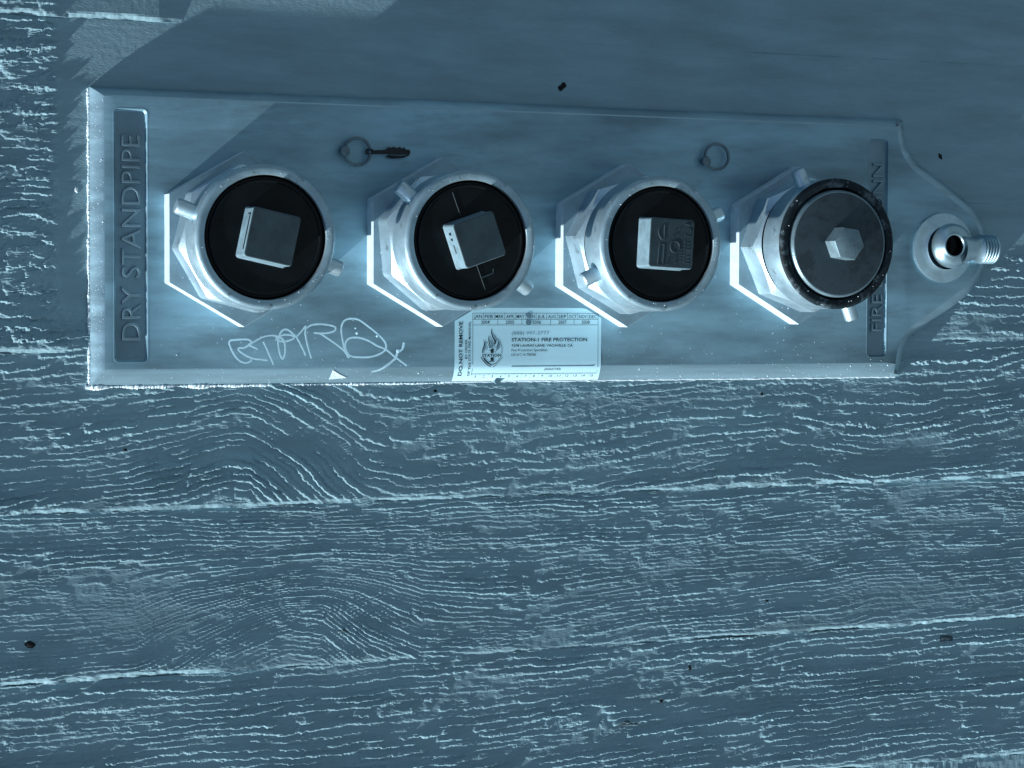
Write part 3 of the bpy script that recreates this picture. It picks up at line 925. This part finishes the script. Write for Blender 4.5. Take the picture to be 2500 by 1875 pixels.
for x in xs[1:-1]: strip(g, (x * mm, -153.3 * mm), (x * mm, -157.8 * mm))
for x in (296.4, 315.4, 338.2, 357.2): strip(g, (x * mm, -157.8 * mm), (x * mm, -161.9 * mm))
strip(g, (307.4 * mm, -192.3 * mm), (373.8 * mm, -192.3 * mm), 0.0004)
strip(g, (276.8 * mm, -197.7 * mm), (376.8 * mm, -197.9 * mm))
for k in range(1, 15): strip(g, ((276.8 + 6.65 * k) * mm, -198.0 * mm), ((276.8 + 6.65 * k) * mm, -201.8 * mm), 0.00018)
g.build('date_table', 'ink', ST, None, None)


def em(x, y): return ((292 + (x - 530) * 0.0258) * mm, (-164.5 - (y - 280) * 0.0235) * mm)


def blade(geo, left, right):
    """A tapering filled flame stroke between two edges of equal length."""
    L_ = catmull([Vector((*em(*p), 0)) for p in left], 4); R_ = catmull([Vector((*em(*p), 0)) for p in right], 4)
    P = []
    for a, b in zip(L_, R_): P += [(a.x, a.y), (b.x, b.y)]
    lay(geo, P, [(2 * i, 2 * i + 1, 2 * i + 3, 2 * i + 2) for i in range(len(L_) - 1)])


em_o = Geo()
for l, r in (([(255, 620), (285, 700), (270, 820), (235, 930), (230, 1045)], [(262, 622), (310, 710), (300, 830), (265, 930), (262, 1045)]),
             ([(300, 640), (370, 700), (410, 770), (425, 830)], [(312, 640), (385, 700), (424, 770), (437, 830)]),
             ([(430, 500), (415, 600), (430, 720), (450, 800), (440, 890)], [(440, 500), (445, 600), (462, 720), (482, 800), (470, 890)]),
             ([(468, 500), (510, 610), (560, 730), (640, 880)], [(478, 500), (522, 610), (578, 730), (652, 880)]),
             ([(512, 280), (498, 400), (530, 540), (590, 660), (600, 770)], [(522, 280), (532, 400), (570, 540), (640, 660), (632, 770)]),
             ([(555, 420), (610, 500), (645, 580), (655, 680)], [(565, 420), (622, 500), (658, 580), (668, 680)]),
             ([(680, 570), (705, 660), (690, 780), (650, 890)], [(690, 570), (725, 660), (718, 780), (672, 890)]),
             ([(720, 600), (790, 740), (825, 870), (818, 1050)], [(730, 600), (804, 740), (840, 870), (832, 1050)]),
             ([(365, 800), (380, 860), (368, 920), (360, 950)], [(372, 800), (392, 860), (380, 920), (368, 950)]),
             ([(640, 900), (650, 960), (630, 1000), (618, 1035)], [(650, 900), (664, 960), (642, 1000), (628, 1035)]),
             ([(255, 1180), (310, 1280), (400, 1370), (520, 1425)], [(300, 1180), (360, 1270), (440, 1345), (522, 1400)]),
             ([(790, 1180), (740, 1270), (650, 1360), (524, 1425)], [(776, 1180), (722, 1265), (634, 1348), (522, 1405)]),
             ([(185, 1165), (250, 1280), (360, 1400), (485, 1480)], [(205, 1160), (275, 1265), (380, 1380), (500, 1462)])):
    blade(em_o, l, r)
for k in range(12):                                    # the beaded line of tiny letters up the shield's right flank
    f = k / 11
    x, y = 560 + 285 * f, 1478 - 300 * f - 60 * math.sin(math.pi * f) * -0.6
    lay(em_o, [em(x - 11, y + 11), em(x + 11, y + 8), em(x + 13, y - 11), em(x - 8, y - 12)], [(0, 1, 2, 3)])
one = [(435, 950), (560, 895), (580, 905), (580, 1290), (612, 1300), (612, 1312), (435, 1312), (440, 1300), (485, 1290), (485, 960), (445, 968)]
for q in ([(435, 955), (560, 895), (580, 905), (580, 1040), (485, 1040), (485, 968)], [(485, 1178), (580, 1178), (580, 1285), (485, 1285)], [(435, 1312), (450, 1290), (600, 1290), (612, 1312)]):
    lay(em_o, [em(*p) for p in reversed(q)], [tuple(range(len(q)))])
put(em_o, 'STATION', em(228, 0)[0], em(0, 1158)[1], 15.0 * mm, 2.1 * mm, 0.024)
em_o.build('flame_emblem', 'ink', ST, None, None)
g_ = Geo()                                             # the flames' grey shading, printed
for l, r in (([(300, 690), (305, 800), (280, 930), (268, 1040)], [(350, 710), (345, 820), (330, 900), (290, 1000)]),
             ([(465, 620), (480, 720), (500, 800), (470, 890)], [(500, 640), (545, 740), (580, 820), (540, 890)]),
             ([(560, 480), (590, 560), (640, 640), (635, 760)], [(600, 500), (630, 570), (655, 650), (645, 760)]),
             ([(720, 660), (720, 780), (690, 870), (660, 950)], [(760, 720), (775, 800), (750, 900), (680, 960)])):
    blade(g_, l, r)
INK = 0.00006
tag(g_.build('flame_shading', 'ink_grey', ST, None, None), 'grey shading of the flames')
for a, b, r in ((320.8, -154.6, 2.1), (320.8, -159.9, 2.3), (298.1, -203.2, 2.3)):
    g = Geo()
    nn = 24
    P = [(a * mm + r * mm * math.cos(2 * math.pi * k / nn), b * mm + r * mm * math.sin(2 * math.pi * k / nn)) for k in range(nn)]
    lowp = [(x_, y_, plate_h(x_, max(y_, HV + 0.0001)) + 0.0002) for x_, y_ in P]
    hh = max(p[2] for p in lowp) + 0.0002
    g.loops([lowp, [(x_, y_, hh if b < -200 else z_ + 0.0002) for x_, y_, z_ in lowp]], True, True, True)
    g.build('punch_mark', 'punch', ST)

# ------------------------------------------------------------------ crumbs of dirt and dead insects on the wall
def crumb(label, u, v, su, sv, ang, m='crumb', tail=False):
    bm = bmesh.new()
    bmesh.ops.create_icosphere(bm, subdivisions=2, radius=1)
    a = math.radians(ang)
    for q in bm.verts:
        c = q.co
        k = 1 + 0.28 * math.sin(c.x * 5 + u * 900) * math.cos(c.y * 4 + v * 700)
        x, y, z = c.x * su * k, c.y * sv * k, c.z * min(su, sv) * 0.3 * k
        if tail and c.x > 0.2: y -= (c.x - 0.2) * sv * 1.4; 
        q.co = (x * math.cos(a) - y * math.sin(a), x * math.sin(a) + y * math.cos(a), z)
    me = bpy.data.meshes.new('dirt_speck'); bm.to_mesh(me); bm.free()
    o = link('dirt_speck', me, m, None, (u / 1000, v / 1000, wall_z(u, v) + 0.0001), None)
    tag(o, label, 'dirt speck', 'dirt specks stuck to the wall')


crumb('ragged black crumb on the smooth wall just above the plate top edge', 350.3, 14.5, 0.0038, 0.0022, 40)
crumb('black oval speck on the wall above the plate pointed end', 679.7, -27.7, 0.0029, 0.0015, -55)
crumb('largest black speck on the wall, at the lower left above the bright board joint', -41.2, -378.7, 0.0036, 0.0024, -20)
crumb('flat grey-black speck on the fine grained board below the graffiti tag', 181.6, -381.4, 0.0042, 0.0014, 0, 'wing')
crumb('round black dot below the fourth inlet close under the plate edge', 519.5, -215.6, 0.0013, 0.0012, 0)
crumb('round black dot close under the plate edge left of the sticker', 250.8, -210.1, 0.0014, 0.0012, 0)
crumb('tiny black dot on the wall below the DRY STANDPIPE end of plate', 24.0, -247.8, 0.0015, 0.0011, -30)
crumb('tiny black dot on the board above the long bright joint at right', 525.2, -376.3, 0.0014, 0.0012, 0)
crumb('upright black seed-like speck below the long bright joint', 459.2, -425.2, 0.0010, 0.0026, 0)
crumb('long curled grey husk near the bottom edge of the wall', 404.6, -464.3, 0.0100, 0.0018, 5, 'wing', True)
crumb('curved grey husk under the right part of the bright joint', 690.9, -415.3, 0.0070, 0.0024, 5, 'wing', True)
crumb('small black dot beside the long curled husk', 434.9, -449.3, 0.0016, 0.0012, 0)
crumb('small white paint fleck on the smooth wall left of the plate', -8.6, -70.0, 0.0012, 0.0022, 15, 'white')
